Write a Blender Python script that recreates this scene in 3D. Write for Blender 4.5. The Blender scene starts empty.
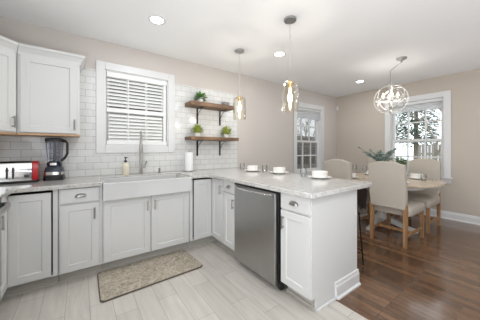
import bpy, math, random
from mathutils import Vector, Matrix

random.seed(7)
SC = bpy.context.scene
COL = SC.collection
PI = math.pi

# ------------------------------------------------------------------ camera, sky, exposure
D, H, XR, XL = 3.154, 2.536, 5.259, -1.09      # sink wall, ceiling, dining wall, left wall
CAMZ, YAW = 1.2302, 0.6217
cam_d = bpy.data.cameras.new('camera')
cam_d.sensor_width = 36.0
cam_d.lens = 223.03 / 480 * 36.0
cam_d.shift_y = -(160 - 149.15) / 480
cam_d.clip_start = 0.05
cam = bpy.data.objects.new('camera', cam_d)
cam.location = (0, 0, CAMZ)
cam.rotation_euler = (PI / 2, 0, -YAW)
COL.objects.link(cam)
SC.camera = cam

world = bpy.data.worlds.new('overcast_sky')
SC.world = world
world.use_nodes = True
_bg = world.node_tree.nodes['Background']
_bg.inputs['Color'].default_value = (0.93, 0.96, 1.0, 1)
_bg.inputs['Strength'].default_value = 2.4

SC.view_settings.view_transform = 'Standard'
SC.view_settings.look = 'None'
SC.view_settings.gamma = 1.0
SC.view_settings.use_curve_mapping = False
SC.view_settings.exposure = 0.05

# added fill lights, unseen behind the viewer: from the left and towards the ceiling
FILL_TINT = (0.94, 0.98, 1.04)


def area_light(name, loc, rot, sx, sy, watt, color=FILL_TINT):
    d = bpy.data.lights.new(name, 'AREA')
    d.shape = 'RECTANGLE'
    d.size, d.size_y = sx, sy
    d.energy = watt
    d.color = color
    o = bpy.data.objects.new(name, d)
    o.location = loc
    o.rotation_euler = rot
    COL.objects.link(o)


area_light('left_fill_light', (-0.95, -0.3, 1.7), (0, -2.1, 0), 1.2, 2.0, 42.0)
area_light('ceiling_fill_light', (-0.3, -1.7, 0.05), (PI, 0, 0), 1.4, 2.0, 66.0)
area_light('ceiling_fill_light', (3.2, -1.75, 0.05), (PI, 0, 0), 3.5, 2.4, 36.0)

LAMP_W = 6.0      # each recessed lamp
PEND_W = 8.0       # each pendant bulb
CHAND_W = 6.0      # each candle bulb


# ------------------------------------------------------------------ materials
def lin(r, g, b):
    def f(c):
        c /= 255.0
        return c / 12.92 if c <= 0.04045 else ((c + 0.055) / 1.055) ** 2.4
    return (f(r), f(g), f(b), 1.0)


def new_mat(name):
    m = bpy.data.materials.new(name)
    m.use_nodes = True
    nt = m.node_tree
    return m, nt, nt.nodes['Principled BSDF']


def pmat(name, rgb, rough=0.5, metal=0.0, spec=0.5, var=0.0, scale=8.0, bump=0.0, bscale=60.0, coat=0.0):
    m, nt, b = new_mat(name)
    c = lin(*rgb)
    b.inputs['Base Color'].default_value = c
    b.inputs['Roughness'].default_value = rough
    b.inputs['Metallic'].default_value = metal
    b.inputs['Specular IOR Level'].default_value = spec
    b.inputs['Coat Weight'].default_value = coat
    tc = nt.nodes.new('ShaderNodeTexCoord')
    if var > 0:
        n = nt.nodes.new('ShaderNodeTexNoise')
        n.inputs['Scale'].default_value = scale
        n.inputs['Detail'].default_value = 5
        r = nt.nodes.new('ShaderNodeValToRGB')
        r.color_ramp.elements[0].position = 0.3
        r.color_ramp.elements[1].position = 0.7
        r.color_ramp.elements[0].color = tuple(x * (1 - var) for x in c[:3]) + (1,)
        r.color_ramp.elements[1].color = tuple(min(1, x * (1 + var)) for x in c[:3]) + (1,)
        nt.links.new(tc.outputs['Object'], n.inputs['Vector'])
        nt.links.new(n.outputs['Fac'], r.inputs['Fac'])
        nt.links.new(r.outputs['Color'], b.inputs['Base Color'])
    if bump > 0:
        n2 = nt.nodes.new('ShaderNodeTexNoise')
        n2.inputs['Scale'].default_value = bscale
        n2.inputs['Detail'].default_value = 4
        bp = nt.nodes.new('ShaderNodeBump')
        bp.inputs['Strength'].default_value = bump
        bp.inputs['Distance'].default_value = 0.01
        nt.links.new(tc.outputs['Object'], n2.inputs['Vector'])
        nt.links.new(n2.outputs['Fac'], bp.inputs['Height'])
        nt.links.new(bp.outputs['Normal'], b.inputs['Normal'])
    return m


def emit_mat(name, rgb, strength):
    m, nt, b = new_mat(name)
    b.inputs['Base Color'].default_value = lin(*rgb)
    b.inputs['Emission Color'].default_value = lin(*rgb)
    b.inputs['Emission Strength'].default_value = strength
    return m


def glass_mat(name, tint=(255, 255, 255), refl=1.0):
    m, nt, b = new_mat(name)
    nt.nodes.remove(b)
    out = nt.nodes['Material Output']
    tr = nt.nodes.new('ShaderNodeBsdfTransparent')
    tr.inputs['Color'].default_value = lin(*tint)
    gl = nt.nodes.new('ShaderNodeBsdfGlossy')
    gl.inputs['Roughness'].default_value = 0.03
    lw = nt.nodes.new('ShaderNodeFresnel')
    lw.inputs['IOR'].default_value = 1.45
    mul = nt.nodes.new('ShaderNodeMath')
    mul.operation = 'MULTIPLY'
    mul.inputs[1].default_value = refl
    mx = nt.nodes.new('ShaderNodeMixShader')
    nt.links.new(lw.outputs['Fac'], mul.inputs[0])
    nt.links.new(mul.outputs[0], mx.inputs['Fac'])
    nt.links.new(tr.outputs['BSDF'], mx.inputs[1])
    nt.links.new(gl.outputs['BSDF'], mx.inputs[2])
    nt.links.new(mx.outputs['Shader'], out.inputs['Surface'])
    return m


def brick_mat(name, axes, bw, bh, mortar, c1, c2, cm, rough, offset=0.5, shift=(0, 0), rough_m=None,
              grain=None, bump=0.2, coat=0.0, freq=2):
    """axes: which object coordinates run along and across a brick row."""
    m, nt, b = new_mat(name)
    tc = nt.nodes.new('ShaderNodeTexCoord')
    sp = nt.nodes.new('ShaderNodeSeparateXYZ')
    cb = nt.nodes.new('ShaderNodeCombineXYZ')
    nt.links.new(tc.outputs['Object'], sp.inputs[0])
    for k, a in enumerate(axes):
        add = nt.nodes.new('ShaderNodeMath')
        add.operation = 'ADD'
        add.inputs[1].default_value = shift[k]
        nt.links.new(sp.outputs[a], add.inputs[0])
        nt.links.new(add.outputs[0], cb.inputs[k])
    br = nt.nodes.new('ShaderNodeTexBrick')
    br.offset = offset
    br.offset_frequency = freq
    br.inputs['Scale'].default_value = 1.0
    br.inputs['Brick Width'].default_value = bw
    br.inputs['Row Height'].default_value = bh
    br.inputs['Mortar Size'].default_value = mortar
    br.inputs['Mortar Smooth'].default_value = 0.15
    br.inputs['Bias'].default_value = 0.0
    br.inputs['Color1'].default_value = lin(*c1)
    br.inputs['Color2'].default_value = lin(*c2)
    br.inputs['Mortar'].default_value = lin(*cm)
    nt.links.new(cb.outputs[0], br.inputs['Vector'])
    col = br.outputs['Color']
    if grain:
        mp = nt.nodes.new('ShaderNodeMapping')
        mp.inputs['Scale'].default_value = (grain[0], grain[1], 1)
        n = nt.nodes.new('ShaderNodeTexNoise')
        n.inputs['Scale'].default_value = 1.0
        n.inputs['Detail'].default_value = 6
        n.inputs['Distortion'].default_value = 0.6
        nt.links.new(cb.outputs[0], mp.inputs['Vector'])
        nt.links.new(mp.outputs[0], n.inputs['Vector'])
        rp = nt.nodes.new('ShaderNodeMapRange')
        rp.inputs['From Min'].default_value = 0.3
        rp.inputs['From Max'].default_value = 0.7
        rp.inputs['To Min'].default_value = 1 - grain[2]
        rp.inputs['To Max'].default_value = 1 + grain[2]
        nt.links.new(n.outputs['Fac'], rp.inputs['Value'])
        mu = nt.nodes.new('ShaderNodeVectorMath')
        mu.operation = 'SCALE'
        nt.links.new(col, mu.inputs[0])
        nt.links.new(rp.outputs[0], mu.inputs['Scale'])
        col = mu.outputs[0]
    nt.links.new(col, b.inputs['Base Color'])
    b.inputs['Roughness'].default_value = rough
    b.inputs['Coat Weight'].default_value = coat
    b.inputs['Coat Roughness'].default_value = 0.1
    bp = nt.nodes.new('ShaderNodeBump')
    bp.inputs['Strength'].default_value = bump
    bp.inputs['Distance'].default_value = 0.004
    bp.invert = True
    nt.links.new(br.outputs['Fac'], bp.inputs['Height'])
    nt.links.new(bp.outputs['Normal'], b.inputs['Normal'])
    return m


def wood_mat(name, c1, c2, axis=0, scale=1.0, rough=0.5):
    m, nt, b = new_mat(name)
    tc = nt.nodes.new('ShaderNodeTexCoord')
    mp = nt.nodes.new('ShaderNodeMapping')
    s = [30 * scale] * 3
    s[axis] = 2.5 * scale
    mp.inputs['Scale'].default_value = s
    n = nt.nodes.new('ShaderNodeTexNoise')
    n.inputs['Scale'].default_value = 1.0
    n.inputs['Detail'].default_value = 6
    n.inputs['Distortion'].default_value = 1.2
    r = nt.nodes.new('ShaderNodeValToRGB')
    r.color_ramp.elements[0].position = 0.35
    r.color_ramp.elements[1].position = 0.65
    r.color_ramp.elements[0].color = lin(*c1)
    r.color_ramp.elements[1].color = lin(*c2)
    nt.links.new(tc.outputs['Object'], mp.inputs['Vector'])
    nt.links.new(mp.outputs[0], n.inputs['Vector'])
    nt.links.new(n.outputs['Fac'], r.inputs['Fac'])
    nt.links.new(r.outputs['Color'], b.inputs['Base Color'])
    b.inputs['Roughness'].default_value = rough
    return m


def granite_mat():
    m, nt, b = new_mat('granite')
    tc = nt.nodes.new('ShaderNodeTexCoord')

    def noise(scale, detail, dist=0.0):
        n = nt.nodes.new('ShaderNodeTexNoise')
        n.inputs['Scale'].default_value = scale
        n.inputs['Detail'].default_value = detail
        n.inputs['Distortion'].default_value = dist
        nt.links.new(tc.outputs['Object'], n.inputs['Vector'])
        return n

    def ramp(src, stops):
        r = nt.nodes.new('ShaderNodeValToRGB')
        e = r.color_ramp.elements
        e[0].position, e[0].color = stops[0]
        e[1].position, e[1].color = stops[-1]
        for p, c in stops[1:-1]:
            x = e.new(p)
            x.color = c
        nt.links.new(src, r.inputs['Fac'])
        return r
    n1 = noise(22, 8, 0.6)
    r1 = ramp(n1.outputs['Fac'], [(0.3, lin(184, 181, 176)), (0.48, lin(194, 192, 188)), (0.7, lin(203, 202, 199))])
    n2 = noise(70, 3)
    r2 = ramp(n2.outputs['Fac'], [(0.34, lin(140, 132, 122)), (0.44, (1, 1, 1, 1))])
    mx = nt.nodes.new('ShaderNodeMix')
    mx.data_type = 'RGBA'
    mx.blend_type = 'MULTIPLY'
    mx.inputs['Factor'].default_value = 0.5
    nt.links.new(r1.outputs['Color'], mx.inputs['A'])
    nt.links.new(r2.outputs['Color'], mx.inputs['B'])
    nt.links.new(mx.outputs['Result'], b.inputs['Base Color'])
    b.inputs['Roughness'].default_value = 0.1
    b.inputs['Specular IOR Level'].default_value = 0.6
    return m


def shade_mat():
    m, nt, b = new_mat('white_fabric_shade')
    b.inputs['Base Color'].default_value = lin(222, 222, 222)
    b.inputs['Roughness'].default_value = 0.9
    tl = nt.nodes.new('ShaderNodeBsdfTranslucent')
    tl.inputs['Color'].default_value = lin(225, 226, 228)
    mx = nt.nodes.new('ShaderNodeMixShader')
    mx.inputs['Fac'].default_value = 0.5
    nt.links.new(b.outputs['BSDF'], mx.inputs[1])
    nt.links.new(tl.outputs['BSDF'], mx.inputs[2])
    nt.links.new(mx.outputs['Shader'], nt.nodes['Material Output'].inputs['Surface'])
    return m


def rug_mat():
    m, nt, b = new_mat('rug_pattern')
    tc = nt.nodes.new('ShaderNodeTexCoord')
    n = nt.nodes.new('ShaderNodeTexNoise')
    n.inputs['Scale'].default_value = 16
    n.inputs['Detail'].default_value = 6
    n.inputs['Distortion'].default_value = 2.5
    r = nt.nodes.new('ShaderNodeValToRGB')
    e = r.color_ramp.elements
    e[0].position, e[0].color = 0.36, lin(150, 140, 124)
    e[1].position, e[1].color = 0.66, lin(194, 186, 172)
    k = e.new(0.5)
    k.color = lin(172, 162, 146)
    nt.links.new(tc.outputs['Object'], n.inputs['Vector'])
    nt.links.new(n.outputs['Fac'], r.inputs['Fac'])
    nt.links.new(r.outputs['Color'], b.inputs['Base Color'])
    b.inputs['Roughness'].default_value = 0.95
    b.inputs['Specular IOR Level'].default_value = 0.1
    return m


M = dict(
    ceiling=pmat('ceiling_paint', (244, 244, 244), 0.9, spec=0.2, bump=0.05, bscale=200),
    paint=pmat('greige_wall_paint', (206, 199, 193), 0.85, spec=0.25, bump=0.04, bscale=220),
    paint_tan=pmat('tan_wall_paint', (197, 187, 175), 0.85, spec=0.25, bump=0.04, bscale=220),
    wall_absorber=pmat('light_absorbing_wall', (74, 76, 80), 0.85, spec=0.25),  # dark only to soak up light on the unseen rear wall
    trim=pmat('white_trim_paint', (222, 222, 221), 0.4),
    cab=pmat('white_cabinet_paint', (214, 214, 212), 0.38),
    cab_gap_shade=pmat('cabinet_gap_shade', (30, 28, 27), 0.8),  # near-black colour standing in for shade in the door gaps
    cab_wood=wood_mat('cabinet_underside_wood', (176, 140, 104), (200, 166, 130)),
    tile=brick_mat('subway_tile', (0, 2), 0.1535, 0.0775, 0.0022, (226, 226, 224), (219, 219, 217), (176, 175, 172), 0.12,
                   shift=(0.03, 0.014), bump=0.35),
    floor_tile=brick_mat('plank_floor_tile', (1, 0), 0.61, 0.1527, 0.0022, (204, 198, 189), (193, 187, 178), (166, 160, 152), 0.42,
                         offset=0.37, shift=(0.35, 0.398), grain=(3, 26, 0.09), bump=0.25),
    hardwood=brick_mat('hardwood_planks', (1, 0), 0.85, 0.057, 0.0012, (130, 97, 72), (88, 64, 47), (46, 33, 26), 0.2,
                       offset=0.41, shift=(0.1, 0.02), grain=(14, 70, 0.24), bump=0.2, coat=0.5, freq=3),
    granite=granite_mat(),
    steel=pmat('brushed_steel', (176, 176, 175), 0.34, 1.0, var=0.04, scale=3),
    steel_dark=pmat('dark_steel', (92, 92, 92), 0.35, 1.0),
    chrome=pmat('chrome', (214, 214, 214), 0.12, 1.0),
    nickel=pmat('brushed_nickel', (168, 166, 162), 0.3, 1.0),
    fireclay=pmat('white_fireclay', (203, 203, 202), 0.12, coat=0.3),
    black=pmat('black_plastic', (18, 18, 20), 0.4),
    iron=pmat('black_iron', (26, 24, 24), 0.5, 0.3),
    navy=pmat('dark_blue_grey_plastic', (44, 50, 64), 0.3),
    red=pmat('red_enamel', (178, 16, 26), 0.25, coat=0.4),
    slab=wood_mat('rustic_shelf_wood', (78, 58, 43), (142, 110, 82), 0, 1.2, 0.6),
    slab_end=wood_mat('shelf_end_grain', (96, 84, 74), (130, 116, 102), 1, 1.2, 0.7),
    threshold=wood_mat('threshold_wood', (92, 66, 48), (122, 90, 66), 1, 1.0, 0.4),
    toe=pmat('shaded_toe_kick', (188, 184, 176), 0.5),  # white toe kick greyed, recess shade put into the colour
    oak=wood_mat('natural_oak', (136, 100, 66), (172, 132, 92), 2, 1.0, 0.5),
    oak_top=wood_mat('table_top_wood', (178, 158, 136), (204, 188, 168), 1, 0.8, 0.25),
    linen=pmat('beige_linen', (184, 176, 164), 0.95, spec=0.15, var=0.05, scale=90, bump=0.15, bscale=260),
    whitewash=pmat('whitewashed_wood', (216, 214, 210), 0.5, var=0.06, scale=14),
    ceramic=pmat('white_ceramic', (240, 238, 233), 0.2),
    pot=pmat('white_pot', (234, 233, 230), 0.5),
    leaf=pmat('dark_green_leaf', (88, 134, 66), 0.5, var=0.25, scale=30),
    lime=pmat('lime_green_leaf', (152, 166, 66), 0.55, var=0.25, scale=40),
    euc=pmat('eucalyptus_leaf', (150, 168, 160), 0.6, var=0.3, scale=20),
    stem=pmat('plant_stem', (84, 78, 58), 0.7),
    grey_bowl=pmat('grey_stoneware', (128, 128, 128), 0.4, var=0.08, scale=20),
    glass=glass_mat('clear_window_glass', (250, 252, 252), 0.8),
    glass_clear=glass_mat('clear_glass', (252, 253, 253), 0.7),
    glass_pend=glass_mat('pendant_glass', (255, 253, 248), 0.55),
    glass_smoke=glass_mat('tinted_plastic', (228, 231, 238), 0.9),
    cord=pmat('pale_cord', (178, 177, 174), 0.6),
    orb=pmat('pale_silver_leaf', (222, 220, 215), 0.4, 0.75),
    brass=pmat('aged_brass', (192, 172, 138), 0.35, 1.0),
    glow=emit_mat('warm_filament_glow', (255, 238, 212), 7.0),
    candle=emit_mat('candle_bulb_glow', (255, 238, 212), 4.0),
    led=emit_mat('recessed_lamp_glow', (255, 250, 242), 14.0),
    soap=pmat('cream_soap', (228, 219, 198), 0.3),
    paper=pmat('paper_towel', (242, 242, 240), 0.95, bump=0.2, bscale=120),
    blind=pmat('white_blind', (238, 238, 236), 0.5),
    shade=shade_mat(),
    leather=pmat('dark_brown_leather', (44, 36, 33), 0.16, var=0.15, scale=14),
    rug=rug_mat(),
    rug_edge=pmat('dark_rug_edge', (92, 84, 74), 0.9),
    bark=pmat('tree_bark', (138, 128, 118), 0.9, var=0.3, scale=12, bump=0.5, bscale=20),
    needle=pmat('evergreen_needles', (98, 120, 102), 0.8, var=0.25, scale=3),
    bush=pmat('bush_leaves', (88, 104, 66), 0.8, var=0.35, scale=4),
    lawn=pmat('winter_lawn', (150, 146, 118), 1.0, var=0.2, scale=2),
    road=pmat('pale_street', (196, 196, 196), 0.9, var=0.08, scale=2),
    siding=brick_mat('grey_siding', (0, 2), 6.0, 0.14, 0.008, (150, 148, 146), (142, 140, 138), (96, 94, 92), 0.8),
    darksiding=brick_mat('brown_brick_wall', (0, 2), 0.22, 0.075, 0.008, (62, 52, 47), (50, 43, 39), (74, 70, 66), 0.9),
    roof=pmat('grey_roof_shingle', (84, 84, 88), 0.9, var=0.15, scale=10),
    dark_pane=pmat('dark_house_pane', (30, 34, 40), 0.1),
    fence=pmat('weathered_fence', (148, 144, 140), 0.9, var=0.12, scale=5),
)


# ------------------------------------------------------------------ mesh helpers
class MB:
    def __init__(self):
        self.v, self.f = [], []

    def add(self, vs, fs):
        o = len(self.v)
        self.v += [Vector(p) for p in vs]
        self.f += [tuple(i + o for i in f) for f in fs]
        return self

    def box(self, x0, x1, y0, y1, z0, z1):
        return self.add([(x0, y0, z0), (x1, y0, z0), (x1, y1, z0), (x0, y1, z0), (x0, y0, z1), (x1, y0, z1), (x1, y1, z1), (x0, y1, z1)],
                        [(3, 2, 1, 0), (4, 5, 6, 7), (0, 1, 5, 4), (1, 2, 6, 5), (2, 3, 7, 6), (3, 0, 4, 7)])

    def frame_box(self, O, U, V, N, u0, u1, v0, v1, n0, n1):
        """box in a local frame (U, V, N right-handed)"""
        O, U, V, N = Vector(O), Vector(U), Vector(V), Vector(N)
        q = lambda a, b, c: O + U * a + V * b + N * c
        return self.add([q(u0, v0, n0), q(u1, v0, n0), q(u1, v1, n0), q(u0, v1, n0), q(u0, v0, n1), q(u1, v0, n1), q(u1, v1, n1), q(u0, v1, n1)],
                        [(3, 2, 1, 0), (4, 5, 6, 7), (0, 1, 5, 4), (1, 2, 6, 5), (2, 3, 7, 6), (3, 0, 4, 7)])

    def beam(self, p, q, w, h, w2=None, h2=None, up=(0, 0, 1)):
        p, q = Vector(p), Vector(q)
        t = (q - p).normalized()
        up = Vector(up)
        if abs(t.dot(up)) > 0.98:
            up = Vector((0, 1, 0))
        a = t.cross(up).normalized()
        b = a.cross(t).normalized()
        w2, h2 = w2 or w, h2 or h
        vs = [p - a * w / 2 - b * h / 2, p + a * w / 2 - b * h / 2, p + a * w / 2 + b * h / 2, p - a * w / 2 + b * h / 2,
              q - a * w2 / 2 - b * h2 / 2, q + a * w2 / 2 - b * h2 / 2, q + a * w2 / 2 + b * h2 / 2, q - a * w2 / 2 + b * h2 / 2]
        return self.add(vs, [(0, 1, 2, 3), (7, 6, 5, 4), (4, 5, 1, 0), (5, 6, 2, 1), (6, 7, 3, 2), (7, 4, 0, 3)])

    def tube(self, pts, r, n=8, closed=False, cap=True):
        pts = [Vector(p) for p in pts]
        k = len(pts)
        rs = r if isinstance(r, (list, tuple)) else [r] * k
        vs, fs = [], []
        prev = None
        for i, p in enumerate(pts):
            if closed:
                t = pts[(i + 1) % k] - pts[i - 1]
            else:
                t = pts[min(i + 1, k - 1)] - pts[max(i - 1, 0)]
            t.normalize()
            if prev is None:
                a = t.cross(Vector((0, 0, 1)))
                if a.length < 0.05:
                    a = t.cross(Vector((0, 1, 0)))
            else:
                a = prev - t * prev.dot(t)
            a.normalize()
            prev = a
            b = t.cross(a)
            for j in range(n):
                g = 2 * PI * j / n
                vs.append(p + (a * math.cos(g) + b * math.sin(g)) * rs[i])
        seg = k if closed else k - 1
        for i in range(seg):
            for j in range(n):
                i2, j2 = (i + 1) % k, (j + 1) % n
                fs.append((i * n + j, i * n + j2, i2 * n + j2, i2 * n + j))
        if cap and not closed:
            fs.append(tuple(range(n))[::-1])
            fs.append(tuple((k - 1) * n + j for j in range(n)))
        return self.add(vs, fs)

    def cyl(self, p, q, r, r2=None, n=16):
        return self.tube([p, q], [r, r if r2 is None else r2], n)

    def lathe(self, prof, c=(0, 0, 0), n=24):
        """prof: (radius, z) list; r=0 closes to a point"""
        c = Vector(c)
        vs, fs, rings = [], [], []
        for r, z in prof:
            if r < 1e-6:
                rings.append([len(vs)])
                vs.append(c + Vector((0, 0, z)))
            else:
                rings.append(list(range(len(vs), len(vs) + n)))
                vs += [c + Vector((r * math.cos(2 * PI * j / n), r * math.sin(2 * PI * j / n), z)) for j in range(n)]
        for A, B in zip(rings, rings[1:]):
            for j in range(n):
                j2 = (j + 1) % n
                if len(A) == 1 and len(B) == 1:
                    continue
                if len(A) == 1:
                    fs.append((A[0], B[j2], B[j]))
                elif len(B) == 1:
                    fs.append((A[j], A[j2], B[0]))
                else:
                    fs.append((A[j], A[j2], B[j2], B[j]))
        return self.add(vs, fs)

    def extrude(self, poly, vec):
        poly = [Vector(p) for p in poly]
        vec = Vector(vec)
        k = len(poly)
        return self.add(poly + [p + vec for p in poly],
                        [tuple(range(k))[::-1], tuple(range(k, 2 * k))] + [(i, (i + 1) % k, (i + 1) % k + k, i + k) for i in range(k)])

    def ball(self, c, rx, ry=None, rz=None, n=14, m=8):
        ry, rz = ry or rx, rz or rx
        prof = [(math.sin(PI * i / m), -math.cos(PI * i / m)) for i in range(m + 1)]
        s = len(self.v)
        self.lathe(prof, (0, 0, 0), n)
        for i in range(s, len(self.v)):
            p = self.v[i]
            self.v[i] = Vector((c[0] + p.x * rx, c[1] + p.y * ry, c[2] + p.z * rz))
        return self

    def leaf(self, c, d, nrm, L, W):
        """a folded pointed leaf from c along d"""
        c, d, nrm = Vector(c), Vector(d).normalized(), Vector(nrm)
        s = d.cross(nrm)
        if s.length < 1e-3:
            s = d.cross(Vector((1, 0.3, 0.2)))
        s.normalize()
        u = s.cross(d)
        vs = [c, c + d * L * .35 + s * W / 2 + u * W * .12, c + d * L * .75 + s * W * .38 + u * W * .1, c + d * L,
              c + d * L * .75 - s * W * .38 + u * W * .1, c + d * L * .35 - s * W / 2 + u * W * .12, c + d * L * .5 - u * W * .05]
        return self.add(vs, [(0, 1, 6), (1, 2, 6), (2, 3, 6), (3, 4, 6), (4, 5, 6), (5, 0, 6)])

    def build(self, name, mat, parent=None, world=False, bevel=0.0, seg=2, smooth=False, angle=40, loc=None):
        me = bpy.data.meshes.new(name)
        off = Vector((0, 0, 0))
        if world and parent is not None:
            off = wloc(parent)
        if loc is not None:
            off = Vector(loc)
        me.from_pydata([p - off for p in self.v], [], self.f)
        me.update()
        me.materials.append(mat)
        o = bpy.data.objects.new(name, me)
        COL.objects.link(o)
        if parent is not None:
            o.parent = parent
        if loc is not None:
            o.location = loc
        if bevel > 0:
            md = o.modifiers.new('bevel', 'BEVEL')
            md.width = bevel
            md.segments = seg
            md.limit_method = 'ANGLE'
            md.angle_limit = math.radians(35)
            md.harden_normals = False
        if smooth or bevel > 0:
            for p in me.polygons:
                p.use_smooth = True
            me.set_sharp_from_angle(angle=math.radians(angle))
        return o


def wloc(o):
    v = Vector((0, 0, 0))
    while o is not None:
        v += o.location
        o = o.parent
    return v


def tag(o, label=None, cat=None, group=None, kind=None):
    if label:
        o['label'] = label
    if cat:
        o['category'] = cat
    if group:
        o['group'] = group
    if kind:
        o['kind'] = kind
    return o


def thing(name, label, cat, loc=(0, 0, 0), group=None, rz=0.0):
    o = bpy.data.objects.new(name, None)
    o.empty_display_size = 0.05
    o.location = loc
    o.rotation_euler = (0, 0, rz)
    COL.objects.link(o)
    return tag(o, label, cat, group)


def struct(o):
    o['kind'] = 'structure'
    return o


def sempty(name):
    o = bpy.data.objects.new(name, None)
    COL.objects.link(o)
    o['kind'] = 'structure'
    return o


CH = {}


def copy_tree(o, parent=None):
    c = o.copy()
    COL.objects.link(c)
    if parent is not None:
        c.parent = parent
    for ch in [x for x in bpy.data.objects if x.parent == o]:
        copy_tree(ch, c)
    return c


def place_copy(src, first, loc, rz, label):
    o = src if first else copy_tree(src)
    o.location = loc
    o.rotation_euler = (0, 0, rz)
    o['label'] = label
    return o


# ------------------------------------------------------------------ structure
YB = -3.2                       # the room runs on behind the camera, with a left-wall opening added for light
W1 = (0.245, 1.005, 1.275, 2.195)       # window over the sink: x0 x1 z0 z1
W2 = (3.735, 4.60, 0.74, 2.14)          # dining window in the sink wall
W3 = (1.115, 1.955, 0.74, 2.16)         # dining window in the right wall: y0 y1 z0 z1
TW = 0.14
XF = 1.70                       # tile / hardwood joint

struct(MB().box(XL - .1, XF, YB, D, -0.1, 0).build('floor', M['floor_tile']))
struct(MB().box(XF, XR, YB, D, -0.1, 0).build('floor.001', M['hardwood']))
struct(MB().box(XF - .011, XF + .011, YB, 1.02, 0.0, 0.005).build('trim_1', M['threshold'], bevel=.003))
struct(MB().box(XL - .1, XR + .1, YB, D + .1, H, H + 0.1).build('ceiling', M['ceiling']))
struct(MB().box(XL - .14, XL, .5, D + TW, 0, H).box(XL - .14, XL, YB, -1.5, 0, H).box(XL - .14, XL, -1.5, .5, 2.3, H).build('wall_left', M['paint']))  # gap beside the camera is added to let light in


def wall_x(mb, y0, y1, x0, x1, z1, holes):
    xs = x0
    for (a, b, c, d) in holes:
        mb.box(xs, a, y0, y1, 0, z1)
        mb.box(a, b, y0, y1, 0, c)
        mb.box(a, b, y0, y1, d, z1)
        xs = b
    mb.box(xs, x1, y0, y1, 0, z1)
    return mb


struct(wall_x(MB(), D, D + TW, XL, XR + TW, H, [W1, W2]).build('wall_back', M['paint']))
wr = MB()
wr.box(XR, XR + TW, YB, W3[0], 0, H).box(XR, XR + TW, W3[1], D, 0, H)
wr.box(XR, XR + TW, W3[0], W3[1], 0, W3[2]).box(XR, XR + TW, W3[0], W3[1], W3[3], H)
struct(wr.build('wall_right', M['paint_tan']))
# unseen wall behind the viewer, coloured dark to cut bounced light
wf = MB().box(XL, XR, YB - .12, YB, 0, H)
struct(wf.build('wall_front', M['wall_absorber']))

# subway tile backsplash, cut round the window
TT, TX = 2.172, 2.196
bs = MB()
for (a, b, c, d) in [(XL, .16, .9, TT), (.16, 1.09, .9, 1.19), (1.09, TX, .9, TT)]:
    bs.box(a, b, D - .008, D - .0005, c, d)
struct(bs.build('wall_tile', M['tile']))


def casing_back(name, w, cw, cz, kids):
    """window in the sink wall"""
    x0, x1, z0, z1 = w
    e = sempty(name)
    m = MB()
    y0, y1 = D - .022, D - .009
    m.box(x0 - cw, x0, y0, y1, z0 - cz, z1 + cw).box(x1, x1 + cw, y0, y1, z0 - cz, z1 + cw)
    m.box(x0, x1, y0, y1, z1, z1 + cw).box(x0, x1, y0, y1, z0 - cz, z0)
    m.build('casing', M['trim'], e, bevel=.004)
    j = MB()
    t = .012
    j.box(x0, x0 + t, D - .009, D + TW, z0, z1).box(x1 - t, x1, D - .009, D + TW, z0, z1)
    j.box(x0, x1, D - .009, D + TW, z1 - t, z1).box(x0, x1, D - .009, D + TW, z0, z0 + t)
    j.build('jamb', M['trim'], e)
    return e


def sashes(e, horiz, u0, u1, z0, z1, zm, base, sgn, cols, rows_u, rows_l):
    """two sashes with muntins. horiz 'x' or 'y'; base: depth coordinate of the inner sash face, sgn: outwards"""
    def bx(mb, a, b, c, d, p, q):
        p, q = base + sgn * p, base + sgn * q
        p, q = min(p, q), max(p, q)
        if horiz == 'x':
            mb.box(a, b, p, q, c, d)
        else:
            mb.box(p, q, a, b, c, d)
    for nm, (c, d, p, rows) in dict(lower_sash=(z0, zm + .03, 0.0, rows_l), upper_sash=(zm - .03, z1, .04, rows_u)).items():
        mb = MB()
        s = .042
        bx(mb, u0, u0 + s, c, d, p, p + .035)
        bx(mb, u1 - s, u1, c, d, p, p + .035)
        bx(mb, u0 + s, u1 - s, c, c + s, p, p + .035)
        bx(mb, u0 + s, u1 - s, d - s, d, p, p + .035)
        for k in range(1, cols):
            u = u0 + (u1 - u0) * k / cols
            bx(mb, u - .012, u + .012, c + s, d - s, p + .008, p + .027)
        for k in range(1, rows):
            z = c + s + (d - c - 2 * s) * k / rows
            bx(mb, u0 + s, u1 - s, z - .012, z + .012, p + .009, p + .026)
        f = mb.build(nm, M['trim'], e)
        g = MB()
        bx(g, u0 + s, u1 - s, c + s, d - s, p + .0155, p + .0185)
        g.build('pane', M['glass'], f)


w1 = casing_back('window_1', W1, .093, .093, None)
sashes(w1, 'x', W1[0] + .012, W1[1] - .012, W1[2] + .012, W1[3] - .012, 1.715, D + .06, 1, 3, 2, 2)
w2 = casing_back('window_2', W2, .1, .09, None)
sashes(w2, 'x', W2[0] + .012, W2[1] - .012, W2[2] + .012, W2[3] - .012, 1.395, D + .055, 1, 3, 2, 2)

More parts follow.
